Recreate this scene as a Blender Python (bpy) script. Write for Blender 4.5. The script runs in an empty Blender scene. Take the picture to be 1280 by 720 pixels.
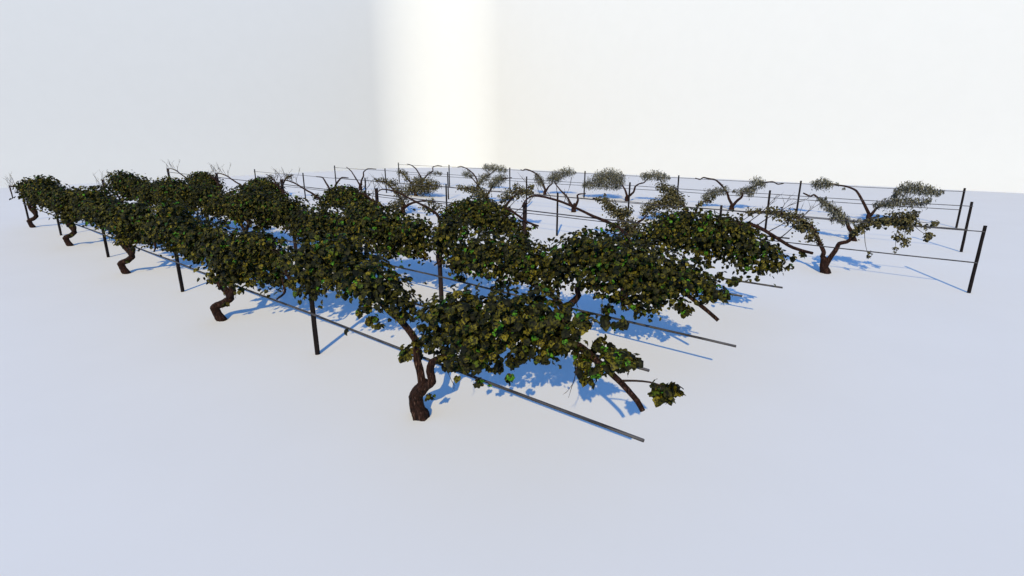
# A white studio floor with rows of grapevines on post-and-wire trellises, lit by a warm sun under a blue sky.
import bpy, bmesh, math, random
import numpy as np
from mathutils import Vector

SUN_E, SUN_C = 2.66, (1.0, 0.80, 0.39)
SKY_S, SKY_AIR, SKY_OZ = 0.15, 1.25, 11.0

# side-on outlines, metres, local to each vine: (base x, trunk, left arm, right arm, leaf clumps (x, z, radius))
DENSE = {
 1: (-5.64,[(0.06,0.01),(-0.04,0.31),(0.13,0.51),(0.24,0.61)],
  [(0.15,0.48),(0.13,0.73),(0.04,0.93),(0.0,1.22),(-0.25,1.44),(-0.48,1.56),(-0.77,1.7),(-1.16,1.78),(-1.59,1.78),(-2.02,1.62),(-2.3,1.41),(-2.63,1.24)],
  [(0.19,0.54),(0.37,0.69),(0.32,0.82),(0.35,0.96),(0.49,1.05),(0.63,1.14),(0.98,1.41),(1.6,1.73),(2.09,1.87),(2.43,1.83),(2.79,1.86),(3.06,1.72),(3.33,1.58),(3.5,1.46),(3.56,1.37)],
  [(0.54,1.7,0.212),(0.52,1.35,0.172),(0.92,1.89,0.244),(0.98,1.52,0.246),(1.34,1.92,0.254),(1.4,1.57,0.256),(1.79,2.02,0.242),(1.85,1.74,0.244),(2.15,2.11,0.215),(2.21,1.87,0.198),(2.44,2.06,0.174),(2.56,1.86,0.104),(0.74,1.1,0.128),(1.19,1.27,0.142),(2.85,2.14,0.091),(3.08,2.21,0.04),(3.27,2.22,0.055),(3.17,1.89,0.073),(3.29,1.87,0.072),(3.42,1.85,0.063),(2.86,1.69,0.093),(2.91,1.54,0.068),(2.39,1.64,0.071),(1.9,1.43,0.076),(1.82,1.21,0.034),(1.27,0.95,0.041),(1.6,1.26,0.059),(-0.09,1.04,0.103),(-0.23,0.91,0.058),(0.13,1.22,0.089),(3.68,1.67,0.046),(3.78,1.65,0.061),(3.89,1.73,0.045),(0.33,0.44,0.04),(2.69,2.01,0.076),(2.09,1.6,0.074),(2.7,1.87,0.077),(2.89,1.81,0.067),(3.03,1.95,0.049),(3.03,1.65,0.067),(3.15,1.75,0.049),(3.74,1.62,0.054),(3.85,1.66,0.045),(2.43,1.76,0.088),(-0.21,1.74,0.158),(-0.43,1.91,0.228),(-0.73,2.01,0.256),(-1.13,2.01,0.264),(-1.55,2.03,0.298),(-1.61,2.31,0.247),(-2.14,1.87,0.286),(-2.15,2.24,0.257),(-2.69,1.99,0.269),(-2.87,1.61,0.165),(-2.69,1.47,0.123),(-0.99,1.49,0.085),(-0.13,1.59,0.09),(-0.85,1.36,0.06),(-0.72,1.3,0.042)]),
 2: (-5.8,[(0.0,0.01),(-0.06,0.23),(0.13,0.41),(0.35,0.62),(0.3,0.84)],
  [(0.3,0.8),(0.04,1.01),(-0.24,1.09),(-0.76,1.22),(-1.4,1.37),(-2.09,1.5),(-2.79,1.47),(-3.11,1.3),(-3.31,1.14)],
  [(0.3,0.8),(0.53,1.04),(0.6,1.15),(0.58,1.28),(0.69,1.36),(1.06,1.41),(1.4,1.52),(1.84,1.66),(2.34,1.72),(2.71,1.55),(2.96,1.4),(3.19,1.24)],
  [(0.46,1.92,0.249),(0.58,2.15,0.217),(0.88,2.12,0.283),(0.98,1.74,0.313),(1.29,2.1,0.304),(1.38,1.73,0.333),(1.75,2.0,0.322),(1.84,1.66,0.296),(2.18,1.92,0.313),(2.27,1.67,0.261),(2.53,1.85,0.255),(2.77,1.82,0.188),(1.72,1.29,0.124),(2.08,1.36,0.147),(1.41,1.27,0.098),(1.26,1.05,0.071),(1.88,1.16,0.082),(2.57,1.41,0.09),(2.68,1.33,0.077),(3.09,1.7,0.098),(3.26,1.65,0.073),(3.35,1.91,0.048),(2.99,1.58,0.075),(2.97,1.79,0.124),(0.02,1.67,0.212),(-0.16,1.4,0.185),(-0.46,1.68,0.312),(-0.87,1.62,0.352),(-0.97,1.85,0.256),(-1.4,1.63,0.363),(-1.85,1.74,0.337),(-2.09,1.44,0.275),(-2.46,1.57,0.245),(-2.59,1.28,0.16),(-1.86,1.2,0.068),(-2.43,1.01,0.062),(-0.66,1.32,0.159),(0.21,1.47,0.166),(-1.43,0.97,0.134),(-0.06,1.18,0.139),(-2.93,1.78,0.25),(-3.07,1.98,0.215),(-2.66,2.08,0.227)]),
 3: (-6.0,[(0.01,0.0),(-0.08,0.28),(0.06,0.51),(0.05,0.73)],
  [(0.05,0.69),(-0.04,1.11),(-0.0,1.51),(-0.15,1.77),(-0.6,1.96),(-1.06,2.07),(-1.54,2.23),(-2.04,2.36),(-2.56,2.45),(-2.96,2.46),(-3.18,2.34),(-3.32,2.13)],
  [(0.05,0.69),(0.15,1.04),(0.3,1.36),(0.68,1.69),(1.25,1.83),(2.11,2.1),(2.51,2.21),(2.75,2.24),(2.99,2.15),(3.47,1.9),(3.7,1.83),(3.91,1.81)],
  [(0.51,1.86,0.223),(0.85,2.01,0.255),(1.22,2.12,0.232),(1.07,1.74,0.272),(1.52,1.88,0.3),(1.86,2.01,0.259),(2.21,1.96,0.289),(2.55,1.91,0.284),(2.88,1.82,0.246),(3.13,1.65,0.211),(3.28,1.44,0.113),(2.35,2.2,0.168),(2.68,2.15,0.148),(1.81,1.65,0.227),(2.25,1.62,0.188),(2.67,1.5,0.184),(3.01,1.38,0.115),(1.93,1.31,0.07),(2.22,1.1,0.069),(1.66,1.36,0.071),(3.75,1.76,0.047),(3.53,1.46,0.048),(3.58,1.67,0.048),(-0.48,1.87,0.117),(0.28,1.64,0.17),(0.84,2.15,0.2),(1.3,2.27,0.195),(1.75,2.27,0.207),(2.18,2.28,0.169)]),
}
SPARSE = {
 4: [
  (-2.86,[(0.0,-0.0),(-0.09,0.23),(-0.1,0.46)],
   [(-0.08,0.41),(-0.17,0.5),(-0.15,0.63),(-0.29,0.88),(-0.52,1.27),(-0.83,1.49),(-1.24,1.65),(-1.66,1.69),(-2.07,1.69),(-2.49,1.65)],
   [(-0.05,0.24),(0.01,0.45),(0.14,0.71),(0.21,0.94),(0.39,1.01),(0.49,1.12),(0.67,1.4),(0.93,1.63),(1.29,1.78),(1.74,1.85)],
   [(-0.42,1.01,0.098),(-0.56,1.24,0.147),(-0.76,1.4,0.172),(-1.0,1.52,0.198),(-1.26,1.62,0.199),(-1.54,1.67,0.176),(-1.83,1.72,0.127),(-2.17,1.72,0.09),(-2.44,1.67,0.117),(-0.59,1.02,0.098),(-0.9,1.33,0.148),(-0.31,0.85,0.073),(0.51,1.26,0.094),(0.67,1.44,0.139),(0.84,1.6,0.138),(1.06,1.69,0.137),(1.26,1.71,0.158),(1.47,1.8,0.179),(1.65,1.86,0.177),(1.78,1.78,0.154),(1.86,1.94,0.11),(1.64,1.64,0.133),(1.81,1.54,0.088),(1.59,1.31,0.112),(1.8,1.23,0.089),(2.14,1.64,0.076),(2.32,1.75,0.086),(2.26,1.39,0.098),(2.03,1.72,0.044),(1.59,0.93,0.068),(1.78,1.11,0.089),(1.03,0.74,0.058),(0.99,0.64,0.046)]),
  (-9.56,[(0.01,-0.0),(-0.08,0.27),(0.01,0.52)],
   [(0.01,0.49),(-0.14,0.78),(-0.43,1.09),(-0.76,1.4),(-1.09,1.62),(-1.42,1.66),(-1.67,1.69)],
   [(0.01,0.49),(0.2,0.73),(0.35,0.95),(0.54,1.06),(0.65,1.22)],
   [(-1.45,1.66,0.078),(-1.2,1.68,0.155),(-0.91,1.48,0.201),(-0.65,1.29,0.215),(-0.4,1.16,0.244),(-0.17,1.3,0.182),(-0.25,0.9,0.183),(0.1,0.69,0.272),(0.05,0.47,0.213),(-0.13,0.6,0.183),(0.29,0.89,0.09)]),
  (-16.26,[(0.0,0.01),(-0.09,0.3),(0.01,0.49)],
   [(0.01,0.46),(-0.18,0.81),(-0.57,1.22),(-1.07,1.51),(-1.69,1.66),(-2.44,1.66)],
   [(0.01,0.46),(0.4,0.86),(0.73,1.24),(1.24,1.66),(1.95,1.7)],
   [(-2.44,1.7,0.115),(-2.06,1.64,0.152),(-1.59,1.67,0.188),(-1.17,1.54,0.261),(-0.82,1.35,0.259),(-0.58,1.07,0.222),(0.55,1.4,0.215),(0.87,1.6,0.23),(1.24,1.73,0.21),(1.6,1.75,0.173),(1.91,1.7,0.12),(1.06,1.99,0.088),(1.95,1.97,0.103)]),
  (-22.96,[(-0.02,0.01),(-0.07,0.27),(0.08,0.49)],
   [(0.08,0.41),(-0.28,0.89),(-0.93,1.32),(-1.6,1.63),(-2.46,1.67)],
   [(0.08,0.41),(0.69,0.67),(1.66,0.86),(2.57,0.89)],
   [(-2.31,1.73,0.111),(-1.73,1.71,0.154),(-1.04,1.61,0.217),(-0.58,1.34,0.215),(-0.2,1.07,0.257),(-0.1,0.69,0.257),(-0.33,0.33,0.259),(-0.8,0.47,0.218),(2.15,0.86,0.163),(2.68,0.69,0.161),(1.64,0.57,0.124)]),
  (-29.66,[(-0.02,0.02),(-0.06,0.31),(0.06,0.51)],
   [(0.05,0.41),(-0.23,0.88),(-0.69,1.29),(-1.09,1.61),(-1.82,1.63)],
   [(0.06,0.46),(0.35,1.2),(0.74,1.51),(1.11,1.71),(1.77,1.72)],
   []),
  (-36.36,[(0.05,0.01),(0.0,0.28),(0.17,0.51)],
   [(0.14,0.4),(-0.19,0.87),(-0.87,1.33),(-1.63,1.51)],
   [(0.15,0.45),(0.6,0.96),(1.14,1.41),(2.02,1.61)],
   [(-0.87,1.33,0.167),(1.37,1.48,0.161)]),
 ],
 5: [
  (-3.1,[(-0.02,0.02),(-0.12,0.17),(-0.11,0.3)],
   [(-0.11,0.27),(-0.28,0.48),(-0.4,0.73),(-0.51,0.86),(-0.79,1.14),(-1.14,1.37),(-1.42,1.52),(-1.71,1.72),(-1.82,1.65),(-2.12,1.76)],
   [(-0.08,0.28),(0.07,0.55),(0.19,0.82),(0.44,0.96),(0.68,1.05)],
   [(-1.42,1.52,0.115),(-1.26,1.4,0.147),(-1.07,1.28,0.162),(-0.84,1.11,0.194),(-0.65,0.93,0.193),(-0.47,0.82,0.161),(-0.89,0.84,0.098),(0.01,0.8,0.095),(-0.18,0.75,0.08),(-1.26,1.62,0.065)]),
  (-9.8,[(0.01,0.0),(-0.08,0.19),(-0.06,0.34)],
   [(-0.05,0.27),(-0.23,0.52),(-0.46,0.84),(-0.8,1.05),(-1.4,0.93),(-2.1,0.68),(-2.46,0.33)],
   [(-0.05,0.27),(0.15,0.59),(0.2,0.89),(0.34,1.05),(0.78,1.2)],
   [(-0.71,1.02,0.308),(-1.07,0.95,0.311),(-1.49,0.96,0.275),(-1.9,0.81,0.278),(-2.27,0.62,0.24),(-2.46,0.33,0.162),(-1.9,0.37,0.159),(-0.98,1.3,0.232),(-1.24,1.52,0.233),(-1.63,1.69,0.234),(-1.08,1.56,0.154),(-1.38,1.24,0.195),(0.34,1.02,0.131),(0.67,1.15,0.13),(0.94,1.35,0.11)]),
  (-16.5,[(-0.07,-0.02),(-0.06,0.27),(0.04,0.45)],
   [(-0.06,0.22),(-0.28,0.52),(-0.56,0.85),(-1.0,1.18),(-1.45,1.6)],
   [(0.05,0.32),(0.24,0.69),(0.18,0.94),(0.33,1.02),(0.69,1.06)],
   []),
  (-23.2,[(-0.01,-0.01),(-0.07,0.24),(0.0,0.4)],
   [(-0.0,0.3),(-0.27,0.68),(-0.68,1.06),(-1.16,1.43),(-1.58,1.67)],
   [(0.0,0.35),(0.42,0.82),(0.62,1.13),(1.29,1.55),(2.18,1.68)],
   [(-1.72,1.76,0.206),(-1.3,1.63,0.102),(-0.18,1.58,0.226),(-0.39,1.27,0.177),(0.49,1.17,0.199),(0.96,1.43,0.295),(1.42,1.65,0.219)]),
  (-29.9,[(-0.04,0.0),(-0.11,0.22),(-0.01,0.4)],
   [(-0.02,0.28),(-0.42,0.77),(-1.0,1.24),(-1.68,1.72)],
   [(-0.02,0.28),(0.7,0.72),(1.71,0.93)],
   [(-1.59,1.67,0.173),(-1.25,1.46,0.201),(-0.91,1.19,0.172),(-0.63,0.36,0.286),(-0.34,0.6,0.342),(0.28,0.86,0.394),(1.3,0.97,0.387),(2.03,0.84,0.273),(0.77,0.5,0.336),(0.04,1.07,0.282),(1.52,0.6,0.276)]),
  (-36.6,[(0.01,0.0),(-0.06,0.31),(0.07,0.5)],
   [(-0.05,0.37),(-0.24,0.55),(-0.72,1.02),(-1.2,1.44),(-1.72,1.73)],
   [(0.07,0.44),(0.21,0.75),(0.58,1.14),(0.62,1.44),(1.17,1.7),(2.17,1.71)],
   []),
 ],
 6: [
  (-3.45,[(-0.0,-0.01),(-0.07,0.23),(-0.06,0.35)],
   [(-0.07,0.31),(-0.28,0.68),(-0.54,1.1),(-0.8,1.44),(-1.17,1.61),(-1.6,1.67),(-1.96,1.73),(-2.4,1.71)],
   [(-0.01,0.27),(0.09,0.48),(0.22,0.68),(0.55,0.9),(1.06,1.13)],
   [(-2.33,1.75,0.247),(-2.61,1.66,0.187),(-2.03,1.69,0.164),(-1.65,1.75,0.081),(-1.33,1.53,0.061),(0.17,0.8,0.137),(0.45,0.9,0.195),(0.76,1.0,0.232),(1.1,1.06,0.23),(1.54,1.05,0.227),(1.91,1.04,0.169),(2.12,1.17,0.13),(1.05,1.58,0.229),(1.28,1.71,0.246),(1.68,1.7,0.262),(2.05,1.64,0.223),(2.3,1.55,0.166),(2.55,1.6,0.092),(0.85,1.42,0.115),(0.79,1.23,0.115)]),
  (-10.15,[(-0.05,-0.01),(-0.04,0.18),(0.01,0.32)],
   [(-0.0,0.23),(-0.25,0.62),(-0.42,0.97),(-0.73,1.32),(-1.13,1.62),(-1.56,1.69),(-1.85,1.74),(-2.03,1.62),(-2.32,1.68)],
   [(0.02,0.23),(0.21,0.52),(0.45,0.76),(0.51,1.03),(0.95,1.32),(1.42,1.56),(1.95,1.68),(2.24,1.56),(2.52,1.62)],
   [(-0.57,1.1,0.207),(-0.93,0.99,0.232),(-1.33,0.87,0.234),(-1.59,0.62,0.189),(0.01,1.09,0.091),(0.37,1.06,0.181),(0.66,1.17,0.202),(0.96,1.23,0.178),(1.13,1.59,0.265),(1.47,1.57,0.154),(0.9,0.96,0.134)]),
  (-16.85,[(-0.03,0.02),(-0.07,0.22),(0.04,0.38)],
   [(-0.01,0.28),(-0.16,0.68),(-0.47,1.07),(-0.9,1.31)],
   [(0.04,0.28),(0.42,0.61),(0.51,0.97),(0.73,1.14),(1.11,1.26),(1.36,1.57)],
   [(-0.61,1.38,0.313),(-1.03,1.56,0.367),(-1.63,1.64,0.371),(-2.11,1.46,0.321),(-1.48,1.13,0.371),(-2.22,1.04,0.323),(-2.84,1.0,0.326),(-3.28,0.87,0.164),(-0.88,1.0,0.263),(1.08,1.65,0.202),(1.46,1.72,0.251),(1.99,1.74,0.248),(2.42,1.66,0.197),(2.73,1.63,0.098)]),
  (-23.55,[(0.02,0.01),(0.02,0.24),(0.09,0.36)],
   [(0.09,0.24),(-0.14,0.63),(-0.36,1.08),(-0.81,1.46),(-1.41,1.67),(-1.86,1.74),(-2.09,1.64),(-2.32,1.69)],
   [(0.09,0.24),(0.37,0.6),(0.65,0.84),(0.71,1.07),(1.33,1.43)],
   [(-0.51,1.13,0.233),(-0.29,0.85,0.204),(-0.73,1.35,0.146),(0.5,1.17,0.23),(0.91,1.42,0.285),(1.46,1.55,0.282),(2.0,1.73,0.251),(2.47,1.64,0.138),(1.13,1.15,0.227)]),
  (-30.25,[(-0.03,0.02),(-0.03,0.28),(0.07,0.41)],
   [(0.02,0.28),(-0.1,0.78),(-0.45,1.21),(-1.07,1.56),(-1.8,1.73),(-2.27,1.65)],
   [(0.06,0.28),(0.6,0.94),(1.3,1.21),(1.97,1.61)],
   [(1.14,1.76,0.251),(1.81,1.72,0.28),(2.55,1.69,0.246),(2.96,1.58,0.122),(1.04,1.14,0.189)]),
  (-36.95,[(-0.07,-0.02),(-0.1,0.26),(-0.04,0.4)],
   [(-0.05,0.26),(-0.33,0.81),(-0.83,1.34),(-1.47,1.63),(-2.02,1.72)],
   [(0.01,0.34),(0.62,0.85),(1.37,1.22),(1.39,1.55),(2.01,1.71),(2.5,1.66)],
   [(1.77,1.1,0.172),(1.05,1.07,0.139),(2.27,1.05,0.136)]),
 ],
}# ---------------------------------------------------------------- helpers
C = bpy.context.scene.collection
R = math.radians


def link(name, me, mat, parent=None):
    o = bpy.data.objects.new(name, me)
    C.objects.link(o)
    if mat is not None and not me.materials:
        me.materials.append(mat)
    if parent is not None:
        o.parent = parent
    return o


def empty(name, loc):
    o = bpy.data.objects.new(name, None)
    o.empty_display_size = 0.2
    o.location = loc
    C.objects.link(o)
    return o


def tag(o, label, cat, group=None):
    o['label'] = label
    o['category'] = cat
    if group:
        o['group'] = group


def smooth_path(pts, step, kink=0.0):
    """Catmull-Rom through 3D points with radii: [(Vector, r)]"""
    out = []
    n = len(pts)
    for i in range(n - 1):
        p0 = pts[max(i - 1, 0)]
        p1, p2 = pts[i], pts[i + 1]
        p3 = pts[min(i + 2, n - 1)]
        k = max(2, int((p2[0] - p1[0]).length / step))
        for j in range(k):
            t = j / k
            v = 0.5 * ((2 * p1[0]) + (p2[0] - p0[0]) * t + (2 * p0[0] - 5 * p1[0] + 4 * p2[0] - p3[0]) * t * t
                       + (3 * p1[0] - p0[0] - 3 * p2[0] + p3[0]) * t ** 3)
            out.append((v.lerp(p1[0].lerp(p2[0], t), kink), p1[1] + (p2[1] - p1[1]) * t))
    out.append(pts[-1])
    return out


class MB:
    def __init__(self):
        self.v, self.f = [], []

    def tube(self, path, n=8, rough=0.0, rng=None, cap=True):
        b = len(self.v)
        ridge = [rng.uniform(-1, 1) for _ in range(n)] if rough else None
        ref = Vector((0.31, 0.9, 0.29)).normalized()
        m = len(path)
        for i, (p, r) in enumerate(path):
            a = path[max(i - 1, 0)][0]
            c = path[min(i + 1, m - 1)][0]
            d = (c - a).normalized()
            u = ref - d * ref.dot(d)
            if u.length < 1e-3:
                u = Vector((1, 0, 0)) - d * d.x
            u.normalize()
            w = d.cross(u)
            ref = u
            for k in range(n):
                ang = 2 * math.pi * k / n
                rr = r
                if rough:
                    sh = ridge[k] * 0.75 + ridge[(k + i // 5) % n] * 0.5
                    rr *= 1 + rough * (sh + 0.35 * math.sin(0.9 * i + ang) + rng.uniform(-0.3, 0.3))
                self.v.append(p + (u * math.cos(ang) + w * math.sin(ang)) * rr)
        for i in range(m - 1):
            for k in range(n):
                k2 = (k + 1) % n
                self.f.append((b + i * n + k, b + i * n + k2, b + (i + 1) * n + k2, b + (i + 1) * n + k))
        if cap:
            self.f.append(tuple(b + k for k in reversed(range(n))))
            self.f.append(tuple(b + (m - 1) * n + k for k in range(n)))

    def mesh(self, name, smooth=True):
        me = bpy.data.meshes.new(name)
        me.from_pydata([tuple(v) for v in self.v], [], self.f)
        if smooth:
            me.polygons.foreach_set('use_smooth', [True] * len(me.polygons))
        me.update()
        return me


# grape leaf: centre, then the outline (stalk notch, lobes, serrated sides)
_half = [(0.26, -0.12), (0.50, 0.08), (0.47, 0.24), (0.58, 0.46), (0.38, 0.70), (0.20, 0.92)]
LEAF_FULL = [(0, 0.38), (0, 0.06)] + _half + [(0, 1.06)] + [(-x, y) for x, y in reversed(_half)]
LEAF_NARROW = [(0, 0.45), (0, -0.2), (0.17, 0.1), (0.22, 0.5), (0.12, 1.0), (0, 1.35), (-0.12, 1.0), (-0.22, 0.5), (-0.17, 0.1)]
LEAF_SMALL = [(0, 0.4), (0, 0.0), (0.34, -0.05), (0.5, 0.4), (0.3, 0.8), (0, 1.0), (-0.3, 0.8), (-0.5, 0.4), (-0.34, -0.05)]


# ---------------------------------------------------------------- materials
def new_mat(name):
    m = bpy.data.materials.new(name)
    m.use_nodes = True
    nt = m.node_tree
    return m, nt, nt.nodes['Principled BSDF']


def ramp(nt, stops, interp='LINEAR'):
    r = nt.nodes.new('ShaderNodeValToRGB')
    r.color_ramp.interpolation = interp
    el = r.color_ramp.elements
    while len(el) < len(stops):
        el.new(0.5)
    for e, (pos, col) in zip(el, stops):
        e.position = pos
        e.color = (*col, 1)
    return r


def noise(nt, scale, detail=4, mapping=None, rough=0.55):
    tc = nt.nodes.new('ShaderNodeTexCoord')
    n = nt.nodes.new('ShaderNodeTexNoise')
    n.inputs['Scale'].default_value = scale
    n.inputs['Detail'].default_value = detail
    n.inputs['Roughness'].default_value = rough
    if mapping:
        mp = nt.nodes.new('ShaderNodeMapping')
        mp.inputs['Scale'].default_value = mapping
        nt.links.new(tc.outputs['Object'], mp.inputs['Vector'])
        nt.links.new(mp.outputs['Vector'], n.inputs['Vector'])
    else:
        nt.links.new(tc.outputs['Object'], n.inputs['Vector'])
    return n


def bump(nt, src, bsdf, strength, dist):
    b = nt.nodes.new('ShaderNodeBump')
    b.inputs['Strength'].default_value = strength
    b.inputs['Distance'].default_value = dist
    nt.links.new(src, b.inputs['Height'])
    nt.links.new(b.outputs['Normal'], bsdf.inputs['Normal'])


def plaster(name, c1, c2):
    m, nt, b = new_mat(name)
    n = noise(nt, 0.35, 5)
    r = ramp(nt, [(0.35, c1), (0.65, c2)])
    nt.links.new(n.outputs['Fac'], r.inputs['Fac'])
    nt.links.new(r.outputs['Color'], b.inputs['Base Color'])
    b.inputs['Roughness'].default_value = 0.9
    b.inputs['Specular IOR Level'].default_value = 0.1
    return m


def wood(name, stops, mapping, scale, rough=0.85, bmp=0.02):
    m, nt, b = new_mat(name)
    n = noise(nt, scale, 6, mapping, 0.65)
    r = ramp(nt, stops)
    nt.links.new(n.outputs['Fac'], r.inputs['Fac'])
    nt.links.new(r.outputs['Color'], b.inputs['Base Color'])
    b.inputs['Roughness'].default_value = rough
    b.inputs['Specular IOR Level'].default_value = 0.12
    bump(nt, n.outputs['Fac'], b, 0.9, bmp)
    return m


def leafmat(name, stops, trans, rough=0.5, spec=0.4, dark=(0.008, 0.008, 0.006), grain=38):
    """a colour per leaf, each blade mottled at random, its dark patches painting in shade beside brighter highlights"""
    m, nt, b = new_mat(name)
    g = nt.nodes.new('ShaderNodeNewGeometry')
    r = ramp(nt, stops)
    nt.links.new(g.outputs['Random Per Island'], r.inputs['Fac'])
    n = noise(nt, grain, 4, None, 0.65)
    mr = nt.nodes.new('ShaderNodeMapRange')
    mr.interpolation_type = 'SMOOTHSTEP'
    mr.inputs['From Min'].default_value = 0.41
    mr.inputs['From Max'].default_value = 0.61
    nt.links.new(n.outputs['Fac'], mr.inputs['Value'])
    mx = nt.nodes.new('ShaderNodeMix')
    mx.data_type = 'RGBA'
    mx.inputs['A'].default_value = (*dark, 1)  # near-black shade painted into the blade colour as noise patches
    nt.links.new(mr.outputs['Result'], mx.inputs['Factor'])
    nt.links.new(r.outputs['Color'], mx.inputs['B'])
    col = mx.outputs['Result']
    nt.links.new(col, b.inputs['Base Color'])
    b.inputs['Roughness'].default_value = rough
    b.inputs['Specular IOR Level'].default_value = spec
    tr = nt.nodes.new('ShaderNodeBsdfTranslucent')
    nt.links.new(col, tr.inputs['Color'])
    ms = nt.nodes.new('ShaderNodeMixShader')
    ms.inputs['Fac'].default_value = trans
    nt.links.new(b.outputs['BSDF'], ms.inputs[1])
    nt.links.new(tr.outputs['BSDF'], ms.inputs[2])
    nt.links.new(ms.outputs['Shader'], nt.nodes['Material Output'].inputs['Surface'])
    return m


M = {}
M['ground'] = plaster('white_floor', (0.795, 0.795, 0.785), (0.81, 0.81, 0.80))
M['wall'] = plaster('white_wall', (0.76, 0.794, 0.893), (0.768, 0.802, 0.902))
M['bark'] = wood('vine_bark', [(0.38, (0.005, 0.003, 0.003)), (0.50, (0.024, 0.011, 0.009)), (0.60, (0.050, 0.024, 0.020)), (0.68, (0.17, 0.11, 0.095))], (6.0, 6.0, 0.8), 8, 0.85, 0.06)
M['cane'] = wood('cane_bark', [(0.35, (0.014, 0.010, 0.009)), (0.7, (0.055, 0.036, 0.030))], (1, 1, 1), 14, 0.8, 0.01)
M['post_dark'] = wood('dark_post_wood', [(0.35, (0.003, 0.0025, 0.0035)), (0.7, (0.015, 0.011, 0.013))], (5, 5, 0.35), 7, 0.75, 0.01)
M['post_brown'] = wood('brown_post_wood', [(0.35, (0.008, 0.0055, 0.007)), (0.7, (0.036, 0.024, 0.027))], (5, 5, 0.35), 7, 0.8, 0.01)
M['wire'] = wood('grey_wire', [(0.35, (0.018, 0.018, 0.024)), (0.7, (0.10, 0.10, 0.12))], (0.6, 6, 6), 5, 0.55, 0.004)
M['leaf_dense'] = leafmat('vine_leaf', [(0.0, (0.008, 0.010, 0.005)), (0.28, (0.028, 0.030, 0.006)), (0.54, (0.058, 0.058, 0.008)), (0.76, (0.115, 0.104, 0.011)),
                                        (0.88, (0.19, 0.160, 0.016)), (0.91, (0.08, 0.105, 0.011)), (0.955, (0.040, 0.095, 0.010)), (0.965, (0.05, 0.17, 0.012)), (1.0, (0.09, 0.27, 0.016))], 0.08, 0.55, 0.10, (0.004, 0.0045, 0.003), 34)
M['leaf_olive'] = leafmat('pale_olive_leaf', [(0.0, (0.040, 0.037, 0.018)), (0.4, (0.10, 0.088, 0.030)), (0.8, (0.19, 0.165, 0.055)), (1.0, (0.25, 0.23, 0.10))], 0.10, 0.6, 0.2, (0.014, 0.014, 0.011))
M['leaf_grey'] = leafmat('silvery_leaf', [(0.0, (0.06, 0.063, 0.05)), (0.4, (0.17, 0.17, 0.12)), (0.8, (0.29, 0.285, 0.20)), (1.0, (0.38, 0.38, 0.29))], 0.08, 0.6, 0.25, (0.020, 0.022, 0.022))



# ---------------------------------------------------------------- setting
def corner_outline(x0, y0, rad, steps=40, splay=0.0):
    """left side, rounded corner, back side, seen from above"""
    pts = []
    for k in range(steps + 1):
        t = math.pi - splay - (math.pi / 2 - splay) * k / steps
        pts.append((x0 + rad + rad * math.cos(t), y0 - rad + rad * math.sin(t)))
    run = (pts[0][1] + (90.0 if y0 < 80 else 200.0)) / math.cos(splay)
    pts.insert(0, (pts[0][0] - run * math.sin(splay), pts[0][1] - run * math.cos(splay)))
    pts.append((100.0 if y0 < 80 else 220.0, y0))
    return pts


def slab_ground():
    """white floor with a rounded far corner, half a metre thick"""
    pts = corner_outline(-61.0, 55.4, 12.5) + [(100.0, -90.0)]
    m = len(pts)
    v = [(x, y, 0.0) for x, y in pts] + [(x, y, -0.5) for x, y in pts]
    f = [tuple(reversed(range(m))), tuple(m + i for i in range(m))]
    for i in range(m):
        k = (i + 1) % m
        f.append((i, k, m + k, m + i))
    me = bpy.data.meshes.new('ground')
    me.from_pydata(v, [], f)
    o = link('ground', me, M['ground'])
    o['kind'] = 'structure'


def cyclorama():
    """tall white backdrop standing well behind the floor on two sides, its corner rounded"""
    K = 2.2
    TOP, BOT = 54.0, -14.0
    pts = corner_outline(-61.0 * K, 55.4 * K, 12.5 * K, splay=R(7))
    v, f = [], []
    m = len(pts)
    for off in (0.0, 0.8):
        for z in (BOT, TOP):
            for i, (x, y) in enumerate(pts):
                q = Vector(pts[min(i + 1, m - 1)]) - Vector(pts[max(i - 1, 0)])
                nrm = Vector((-q.y, q.x)).normalized()
                v.append((x + nrm.x * off, y + nrm.y * off, z))
    for i in range(m - 1):
        f.append((i + 1, i, m + i, m + i + 1))
        f.append((2 * m + i, 2 * m + i + 1, 3 * m + i + 1, 3 * m + i))
        f.append((m + i + 1, m + i, 3 * m + i, 3 * m + i + 1))
    me = bpy.data.meshes.new('backdrop')
    me.from_pydata(v, [], f)
    me.polygons.foreach_set('use_smooth', [True] * len(me.polygons))
    me.set_sharp_from_angle(angle=R(40))
    o = link('backdrop', me, M['wall'])
    o['kind'] = 'structure'


slab_ground()
cyclorama()

ORD = ['first', 'second', 'third', 'fourth', 'fifth', 'sixth', 'seventh']
ROWNAME = {1: 'front row', 2: 'second row', 3: 'third row', 4: 'fourth row', 5: 'fifth row', 6: 'farthest row'}

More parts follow.
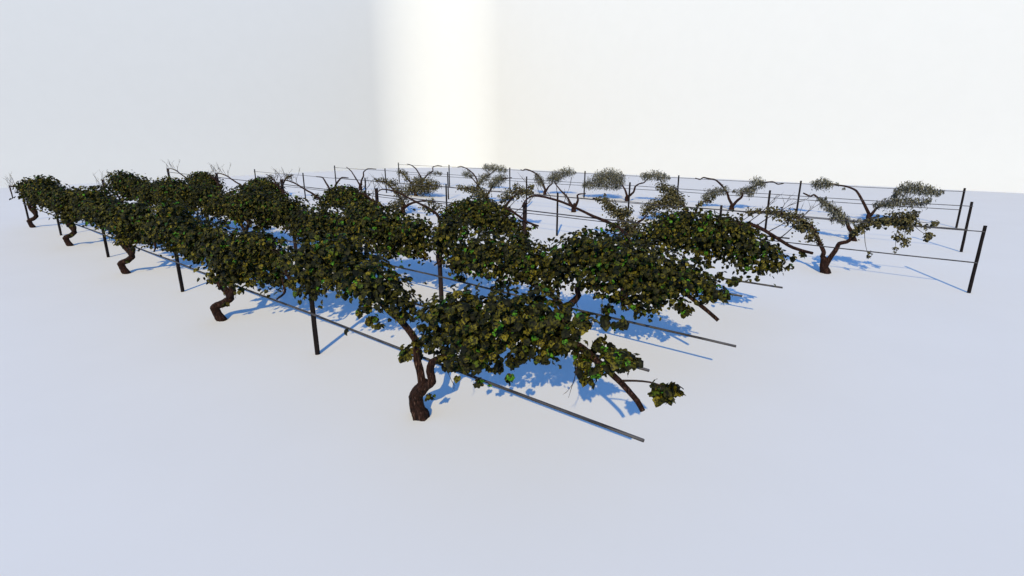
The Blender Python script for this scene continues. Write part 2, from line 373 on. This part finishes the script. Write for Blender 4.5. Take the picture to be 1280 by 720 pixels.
# ---------------------------------------------------------------- posts and wires
POSTS = {1: (-8.94, -6.7, 4.87, 5, 1.80, 0.044), 2: (-9.19, -6.7, 8.30, 5, 1.80, 0.056), 3: (-9.39, -6.78, 11.7, 5, 2.24, 0.064),
         4: (0.50, -6.705, 18.29, 7, 1.80, 0.041), 5: (0.21, -6.705, 24.99, 7, 1.80, 0.043), 6: (-0.10, -6.705, 31.76, 7, 1.80, 0.046)}
rng = random.Random(5)
post_mesh = {}
for row, (x0, dx, y, cnt, h, r) in POSTS.items():
    mb = MB()
    path = [(Vector((0, 0, -0.06 + (h + 0.06) * k / 14)), r * (1.03 - 0.06 * k / 14)) for k in range(15)]
    mb.tube(path, 9, 0.07, random.Random(row))
    me = mb.mesh('vineyard_post', smooth=False)
    post_mesh[row] = me
    kind = 'thick brown' if row in (2, 3) else 'slim dark'
    for k in range(cnt):
        o = link('vineyard_post', me, M['post_brown' if row in (2, 3) else 'post_dark'])
        o.location = (x0 + dx * k, y, 0)
        o.rotation_euler = (R(rng.uniform(-.4, .4)), R(rng.uniform(-.4, .4)), rng.uniform(0, 6.28))
        if k == cnt - 1:
            lab = '%s wooden trellis post at the far left end of the %s' % (kind, ROWNAME[row])
        elif k == 0 and row > 3:
            lab = '%s wooden trellis post standing free at the right end of the %s' % (kind, ROWNAME[row])
        elif k == 0:
            lab = '%s wooden trellis post nearest the camera in the %s' % (kind, ROWNAME[row])
        else:
            lab = '%s wooden trellis post, %s from the right in the %s' % (kind, ORD[k], ROWNAME[row])
        tag(o, lab, 'post', 'wooden posts holding the trellis wires')
    # two wires, low and high, through the posts
    xa = x0 + dx * (cnt - 1) - 0.04
    xb = {1: -2.2, 2: -2.35, 3: -2.55}.get(row, x0 + 0.04)
    lo, hi = (0.83, 1.65) if row != 3 else (1.02, 2.04)
    off = r + 0.015
    for z, nm, rad in ((lo, 'lower', 0.020), (hi, 'upper', 0.016)):
        if row > 3:
            rad *= 0.85
        mb = MB()
        n = 60
        L = xb - xa
        path = []
        for k in range(n + 1):
            x = L * k / n
            ph = ((xa + x - x0) / dx) % 1.0
            sag = -0.02 * math.sin(math.pi * ph)
            path.append((Vector((x, 0, sag)), rad))
        mb.tube(path, 8)
        o = link('trellis_wire', mb.mesh('trellis_wire'), M['wire'])
        o.location = (xa, y - off * 0.86, z)
        end = 'ending loose in the air' if row < 4 else 'tied to the end post'
        tag(o, '%s grey trellis wire along the %s, its right end %s' % (nm, ROWNAME[row], end), 'wire', 'wires strung along the vine rows')


# ---------------------------------------------------------------- vines
def wander(pts, r0, r1, amp, rng, y0=0.0, power=1.0):
    """side-on (x, z) points -> 3D path with a gentle drift across the row and a taper"""
    out = []
    y = y0
    n = len(pts)
    for i, q in enumerate(pts):
        x, z = q[0], q[1]
        if len(q) > 2:
            y = q[2]
        elif i:
            y += rng.uniform(-amp, amp)
            y *= 0.85
        t = (i / max(n - 1, 1)) ** power
        out.append((Vector((x, y, z)), r0 + (r1 - r0) * t))
    return out


def trunk_mesh(pts, rad, seed, foot=True):
    rg = random.Random(seed)
    path = wander(pts, rad, rad * 0.82, 0.03, rg)
    path[0] = (Vector((path[0][0].x, 0, -0.05)), rad * 1.12)
    mb = MB()
    mb.tube(smooth_path(path, 0.035, 0.6), 18, 0.15, rg)
    return mb.mesh('trunk'), path[-1][0].y


def arm_mesh(pts, r0, r1, seed, amp, y0=0.0, rough=0.12):
    rg = random.Random(seed)
    path = wander(pts, r0, r1, amp, rg, y0, 0.8)
    sp = smooth_path(path, 0.06, 0.35)
    mb = MB()
    mb.tube(sp, 10, rough, rg)
    return mb.mesh('branch'), sp


def cane_mesh(base, dirv, length, rad, rg):
    mb = MB()

    def grow(p, d, L, r, depth):
        path = [(p, r)]
        n = 5
        for k in range(n):
            d = (d + Vector((rg.uniform(-.22, .22), rg.uniform(-.22, .22), rg.uniform(-.1, .2)))).normalized()
            p = p + d * (L / n)
            path.append((p, r * (1 - 0.8 * (k + 1) / n)))
            if depth < 2 and k in (1, 2, 3) and rg.random() < 0.6:
                s = (d + Vector((rg.uniform(-.9, .9), rg.uniform(-.7, .7), rg.uniform(-.1, .5)))).normalized()
                grow(p, s, L * rg.uniform(.3, .5), r * 0.6, depth + 1)
        mb.tube(path, 5, cap=False)
    grow(base, dirv.normalized(), length, rad, 0)
    return mb.mesh('cane')


def foliage_mesh(blobs, size, dens, seed, ysc, shape, droop, arms=(), fringe=0.0, tuft=0.0):
    """thousands of cupped leaves scattered through the clumps (x, z, radius) of one vine"""
    rs = np.random.default_rng(seed)
    shp = np.array(shape)
    P, N, T, S, CUP = [], [], [], [], []

    def arm_y(x, z):
        best, yy = 9e9, 0.0
        for p, r in arms:
            d = (p.x - x) ** 2 + (p.z - z) ** 2
            if d < best:
                best, yy = d, p.y
        return yy if best < 0.5 else 0.0
    for (x, z, r) in blobs:
        cy = arm_y(x, z) + rs.uniform(-0.35, 0.35) * r
        ry = max(r * ysc, 0.06)
        n = max(7, int(dens * (r * r) / (size * size)))
        d = rs.normal(size=(n, 3))
        d /= np.linalg.norm(d, axis=1)[:, None] + 1e-9
        q = rs.random(n) ** 0.45
        q *= 1 + 0.28 * np.maximum(0, rs.normal(0, 0.6, n))
        loose = rs.random(n) < (fringe if r > 0.12 else 0.0)
        q = np.where(loose, q * rs.uniform(1.1, 1.5, n), q)
        hang = np.where(loose, rs.uniform(0, 0.22, n), 0.0)
        p = np.stack([x + d[:, 0] * r * q * 1.1, cy + d[:, 1] * ry * q, z + d[:, 2] * r * q - hang], 1)
        p[:, 2] = np.maximum(p[:, 2], 0.05)
        nr = d * np.array([0.8, 0.9, 0.5]) + np.array([0, 0, 0.5]) + rs.normal(0, 1, (n, 3)) * np.array([0.42, 0.42, 0.36])
        tp = d * np.array([0.5, 0.5, 0.0]) + rs.uniform(-0.6, 0.6, (n, 3)) * np.array([1, 1, 0]) - np.array([0, 0, droop])
        P.append(p); N.append(nr); T.append(tp)
        S.append(size * rs.uniform(0.6, 1.25, n))
        CUP.append(rs.uniform(0.5, 1.6, n))
    P, N, T, S, CUP = (np.concatenate(a) for a in (P, N, T, S, CUP))
    N /= np.linalg.norm(N, axis=1)[:, None] + 1e-9
    Y = T - N * np.sum(T * N, 1)[:, None]
    Y /= np.linalg.norm(Y, axis=1)[:, None] + 1e-9
    X = np.cross(Y, N)
    lx, ly = shp[:, 0], shp[:, 1]
    dy = ly - 0.42
    h = -CUP[:, None] * (lx * lx + dy * dy)[None, :] + 0.06 * np.abs(lx)[None, :]
    h[:, 0] = 0.0
    V = (P[:, None, :] + X[:, None, :] * (lx[None, :, None] * S[:, None, None])
         + Y[:, None, :] * ((ly - 0.4)[None, :, None] * S[:, None, None]) + N[:, None, :] * (h * S[:, None])[:, :, None])
    n, k = V.shape[0], V.shape[1]
    o = k - 1
    tri = np.array([[0, 1 + a, 1 + (a + 1) % o] for a in range(o)])
    F = (tri[None] + (np.arange(n) * k)[:, None, None]).reshape(-1)
    me = bpy.data.meshes.new('foliage')
    me.vertices.add(n * k)
    me.vertices.foreach_set('co', V.reshape(-1).astype(np.float32))
    nf = n * o
    me.loops.add(nf * 3)
    me.loops.foreach_set('vertex_index', F.astype(np.int32))
    me.polygons.add(nf)
    me.polygons.foreach_set('loop_start', (np.arange(nf) * 3).astype(np.int32))
    me.polygons.foreach_set('use_smooth', np.ones(nf, dtype=bool))
    me.update(calc_edges=True)
    me.validate()
    return me


def dup(root, loc):
    r = root.copy()
    C.objects.link(r)
    r.location = loc
    for ch in root.children:
        c = ch.copy()
        C.objects.link(c)
        c.parent = r
    return r


GROUP_D = 'dense leafy vines in the three near rows'
GROUP_S = 'sparse vines in the three far rows'
DY = {1: 4.55, 2: 8.05, 3: 11.5}
STEP = {1: -6.745, 2: -6.74, 3: -6.75}
SIZE = {1: 0.083, 2: 0.083, 3: 0.085}
FAT = {1: 1.12, 2: 1.15, 3: 1.15}

for row in (1, 2, 3):
    bx, tr, la, ra, blobs = DENSE[row]
    y = DY[row]
    root = empty('grapevine', (bx, y, 0))
    tm, yt = trunk_mesh(tr, 0.108, row * 7)
    link('trunk', tm, M['bark'], root)
    if row == 1:
        la = la[:8] + [(-1.6, 1.78), (-2.3, 1.74), (-3.0, 1.70), (-3.45, 1.70), (-3.72, 1.55), (-3.62, 1.25), (-3.95, 1.05)]
    am, lp = arm_mesh(la, 0.066 if row < 3 else 0.056, 0.018, row * 11 + 1, 0.05, yt)
    link('branch', am, M['bark'], root)
    first_arm = am
    am, rp = arm_mesh(ra, 0.064, 0.027, row * 11 + 2, 0.05, yt)
    link('branch', am, M['bark'], root)
    # bare canes rising from the outer part of the left arm, a few on the right arm
    rg = random.Random(40 + row)
    far = [q for q in lp if q[0].x < -1.7]
    for k in range(9):
        p, r = far[int((k + 0.5) / 9 * len(far) * 0.93)]
        d = Vector((-0.55 + rg.uniform(-.5, .75), rg.uniform(-.25, .25), 1.0))
        cm = cane_mesh(p.copy(), d, rg.uniform(0.45, 0.85), 0.0085, rg)
        link('cane', cm, M['cane'], root)
    if row == 3:
        rr = [q for q in rp if 1.9 < q[0].x < 3.4]
        for k in range(6):
            p, r = rr[int((k + 0.5) / 6 * len(rr))]
            d = Vector((0.75 + rg.uniform(-.15, .35), rg.uniform(-.2, .2), 0.75))
            link('cane', cane_mesh(p.copy(), d, rg.uniform(0.6, 1.0), 0.012, rg), M['cane'], root)
    for k in range(4):
        p, r = rp[int((0.16 + 0.2 * k) * len(rp))]
        d = Vector((rg.uniform(-.2, .5), rg.uniform(-.7, .1), -0.75))
        link('cane', cane_mesh(p.copy(), d, rg.uniform(0.35, 0.6), 0.008, rg), M['cane'], root)
    if row == 1:
        stalk = MB()
        a, r = min(rp, key=lambda q: abs(q[0].x - 3.28))
        b = Vector((3.92, a.y + 0.03, 1.66))
        stalk.tube(smooth_path([(a.copy(), 0.012), (a.lerp(b, 0.5) + Vector((0, 0, 0.05)), 0.009), (b, 0.004)], 0.06), 6)
        link('cane', stalk.mesh('cane'), M['cane'], root)
    alt = {}
    if row == 1:
        zz = [(0.765 * a, z, 0.644 * a) for z, a in ((0.01, 0), (0.30, -0.15), (0.42, 0.10), (0.52, 0.25), (0.66, 0.21), (0.82, 0.08))]
        zt, zy = trunk_mesh(zz, 0.09, 93)
        zl, _p = arm_mesh([(0.07, 0.79, 0.06), (0.05, 0.98, 0.02), (0.22, 1.14, 0.18), (0.12, 1.4, 0.14), (-0.2, 1.58, 0.06)] + la[6:], 0.072, 0.020, 94, 0.05, zy)
        zr, _p = arm_mesh([(0.19, 0.55, 0.15), (0.42, 0.74, 0.16), (0.40, 0.9, 0.12)] + ra[4:], 0.072, 0.030, 95, 0.05, zy)
        for q in (zt, zl, zr):
            q.materials.append(M['bark'])
        alt = {'trunk': zt, 'branch': [zl, zr]}
    arms = lp + rp
    fat = [(x, z, r * FAT[row] + 0.015) for x, z, r in blobs]
    infill = [(-0.15, 1.85, 0.28), (0.2, 1.62, 0.28), (0.12, 2.05, 0.22), (-0.45, 1.62, 0.24), (0.45, 1.9, 0.25), (-3.0, 1.85, 0.28), (-3.2, 1.6, 0.22), (2.8, 1.9, 0.25), (0.9, 1.2, 0.17), (1.6, 1.3, 0.19), (2.3, 1.4, 0.2), (-1.3, 1.45, 0.2), (-2.0, 1.45, 0.2), (2.9, 1.45, 0.18)]
    sets = [fat]
    if row == 1:
        sets += [fat + infill, [b for b in fat + infill if b[0] > -2.6 or b[1] < 2.1], [b for b in fat + infill if b[0] > 1.25]]
    elif row == 2:
        sets += [fat + infill[5:8] + [(3.0, 1.5, 0.26), (3.1, 2.0, 0.25)], fat + infill[5:8], [b for b in fat if b[0] > 0.85]]
    else:
        sets += [fat, fat, fat]
    fo = [foliage_mesh(q, SIZE[row], 17 if row == 1 else 21, 100 + row + 10 * v, 1.7, LEAF_FULL if row == 1 else LEAF_SMALL, 1.0, arms, fringe=0.10) for v, q in enumerate(sets)]
    foliage = link('foliage', fo[0], M['leaf_dense'], root)
    for f in fo[1:]:
        f.materials.append(M['leaf_dense'])
    for k in range(5):
        o = root if k == 0 else dup(root, (bx + STEP[row] * k, y + (0.0 if row == 1 else rng.uniform(-.08, .08)), 0))
        if k:
            o.scale.z = 0.91 if row == 3 else 1.0
            for ch in o.children:
                if ch.name.startswith('foliage'):
                    ch.data = fo[(0, 1, 2, 1, 3)[k]]
                elif alt and ch.name.startswith('trunk'):
                    ch.data = alt['trunk']
                elif alt and ch.name.startswith('branch'):
                    ch.data = alt['branch'][0 if ch.data is first_arm else 1]
        if row == 1 and k == 0:
            lab = 'dense dark grapevine with thick bent trunk, nearest the camera at the front'
        elif k == 0:
            lab = 'dense dark grapevine at the right end of the %s' % ROWNAME[row]
        elif k == 4:
            lab = 'dense dark grapevine at the far left end of the %s' % ROWNAME[row]
        else:
            lab = 'dense dark grapevine, %s from the right in the %s' % (ORD[k], ROWNAME[row])
        tag(o, lab, 'grapevine', GROUP_D)

HANG = {(4, 0): ((2.32, 1.75), (2.26, 1.39), (1.59, 0.93), (1.78, 1.11), (1.0, 0.64)), (4, 2): ((1.06, 1.97), (1.95, 1.95)), (4, 3): ((2.68, 0.7),)}
SY = {4: 18.3, 5: 25.0, 6: 31.7}
LOOK = {(4, 0): 'leaf-clad forked', (4, 1): 'leafy', (5, 2): 'bare forked', (5, 5): 'bare thin-armed', (4, 4): 'bare thin-armed',
        (6, 0): 'broad grey-leaved', (6, 2): 'broad grey-leaved', (6, 3): 'forked grey-leaved', (6, 1): 'winged grey-leaved'}
for row in (4, 5, 6):
    for k, (bx, tr, la, ra, blobs) in enumerate(SPARSE[row]):
        y = SY[row]
        root = empty('grapevine', (bx, y, 0))
        sd = row * 100 + k * 10
        tm, yt = trunk_mesh(tr, 0.125, sd)
        link('trunk', tm, M['bark'], root)
        am, lp = arm_mesh(la, 0.080, 0.026, sd + 1, 0.05, yt)
        link('branch', am, M['bark'], root)
        am, rp = arm_mesh(ra, 0.080, 0.026, sd + 2, 0.05, yt)
        link('branch', am, M['bark'], root)
        if blobs:
            grey = row == 6 or (row == 5 and k in (0, 3)) or (row == 4 and k == 3 and False)
            fm = foliage_mesh([(x, z, r * 1.3) for x, z, r in blobs], {4: 0.070, 5: 0.080, 6: 0.085}[row], 13 if not grey else 20, sd + 3, 1.5, LEAF_NARROW if grey else LEAF_SMALL, 1.3 if grey else 1.0, lp + rp, fringe=0.04)
            link('foliage', fm, M['leaf_grey' if grey else 'leaf_olive'], root)
        for (x, z) in HANG.get((row, k), ()):
            near = min(rp + lp, key=lambda q: (q[0].x - x) ** 2 + 0.3 * (q[0].z - z) ** 2 + (9 if q[0].z < z else 0))[0]
            tip = Vector((x, near.y + 0.02, z))
            mid = near.lerp(tip, 0.5) + Vector((0.07 * random.Random(sd).uniform(-1, 1), 0, -0.04))
            st = MB()
            st.tube(smooth_path([(near.copy(), 0.010), (mid, 0.008), (tip, 0.004)], 0.05), 5)
            link('cane', st.mesh('cane'), M['cane'], root)
        look = LOOK.get((row, k), 'sparse grey-leaved' if row == 6 else 'sparse olive-leaved')
        if k == 0:
            lab = '%s grapevine at the right end of the %s' % (look, ROWNAME[row])
        else:
            lab = '%s grapevine, %s from the right in the %s' % (look, ORD[k], ROWNAME[row])
        tag(root, lab, 'grapevine', GROUP_S)

# ---------------------------------------------------------------- light
AZ = Vector((0.52, -0.854, 0)).normalized()          # towards the sun, on the ground
EL = R(30.2)
sd = bpy.data.lights.new('sun', 'SUN')
sd.energy = SUN_E
sd.angle = R(0.5)
sd.color = SUN_C
so = bpy.data.objects.new('sun', sd)
C.objects.link(so)
dvec = Vector((AZ.x * math.cos(EL), AZ.y * math.cos(EL), math.sin(EL)))
so.rotation_euler = dvec.to_track_quat('Z', 'Y').to_euler()
so.location = dvec * 60

w = bpy.data.worlds.new('World')
bpy.context.scene.world = w
w.use_nodes = True
nt = w.node_tree
bg = nt.nodes['Background']
sky = nt.nodes.new('ShaderNodeTexSky')
sky.sky_type = 'NISHITA'
sky.sun_disc = False
sky.sun_elevation = EL
sky.sun_rotation = math.atan2(AZ.x, AZ.y)
sky.air_density = SKY_AIR
sky.dust_density = 0.0
sky.ozone_density = SKY_OZ
nt.links.new(sky.outputs['Color'], bg.inputs['Color'])
bg.inputs['Strength'].default_value = SKY_S

# ---------------------------------------------------------------- camera
cd = bpy.data.cameras.new('camera')
cd.sensor_width = 36
cd.lens = 668.8 / 1280 * 36
cd.clip_end = 600
co = bpy.data.objects.new('camera', cd)
co.location = (0, 0, 3.968)
co.rotation_euler = (R(90 - 15.66), 0, R(40.07))
C.objects.link(co)
sc = bpy.context.scene
sc.camera = co
sc.view_settings.view_transform = 'Standard'
sc.view_settings.look = 'None'
sc.view_settings.exposure = 0.64
sc.view_settings.gamma = 1.0
sc.render.film_transparent = False
sc.cycles.max_bounces = 6
sc.cycles.diffuse_bounces = 0
sc.cycles.use_denoising = True
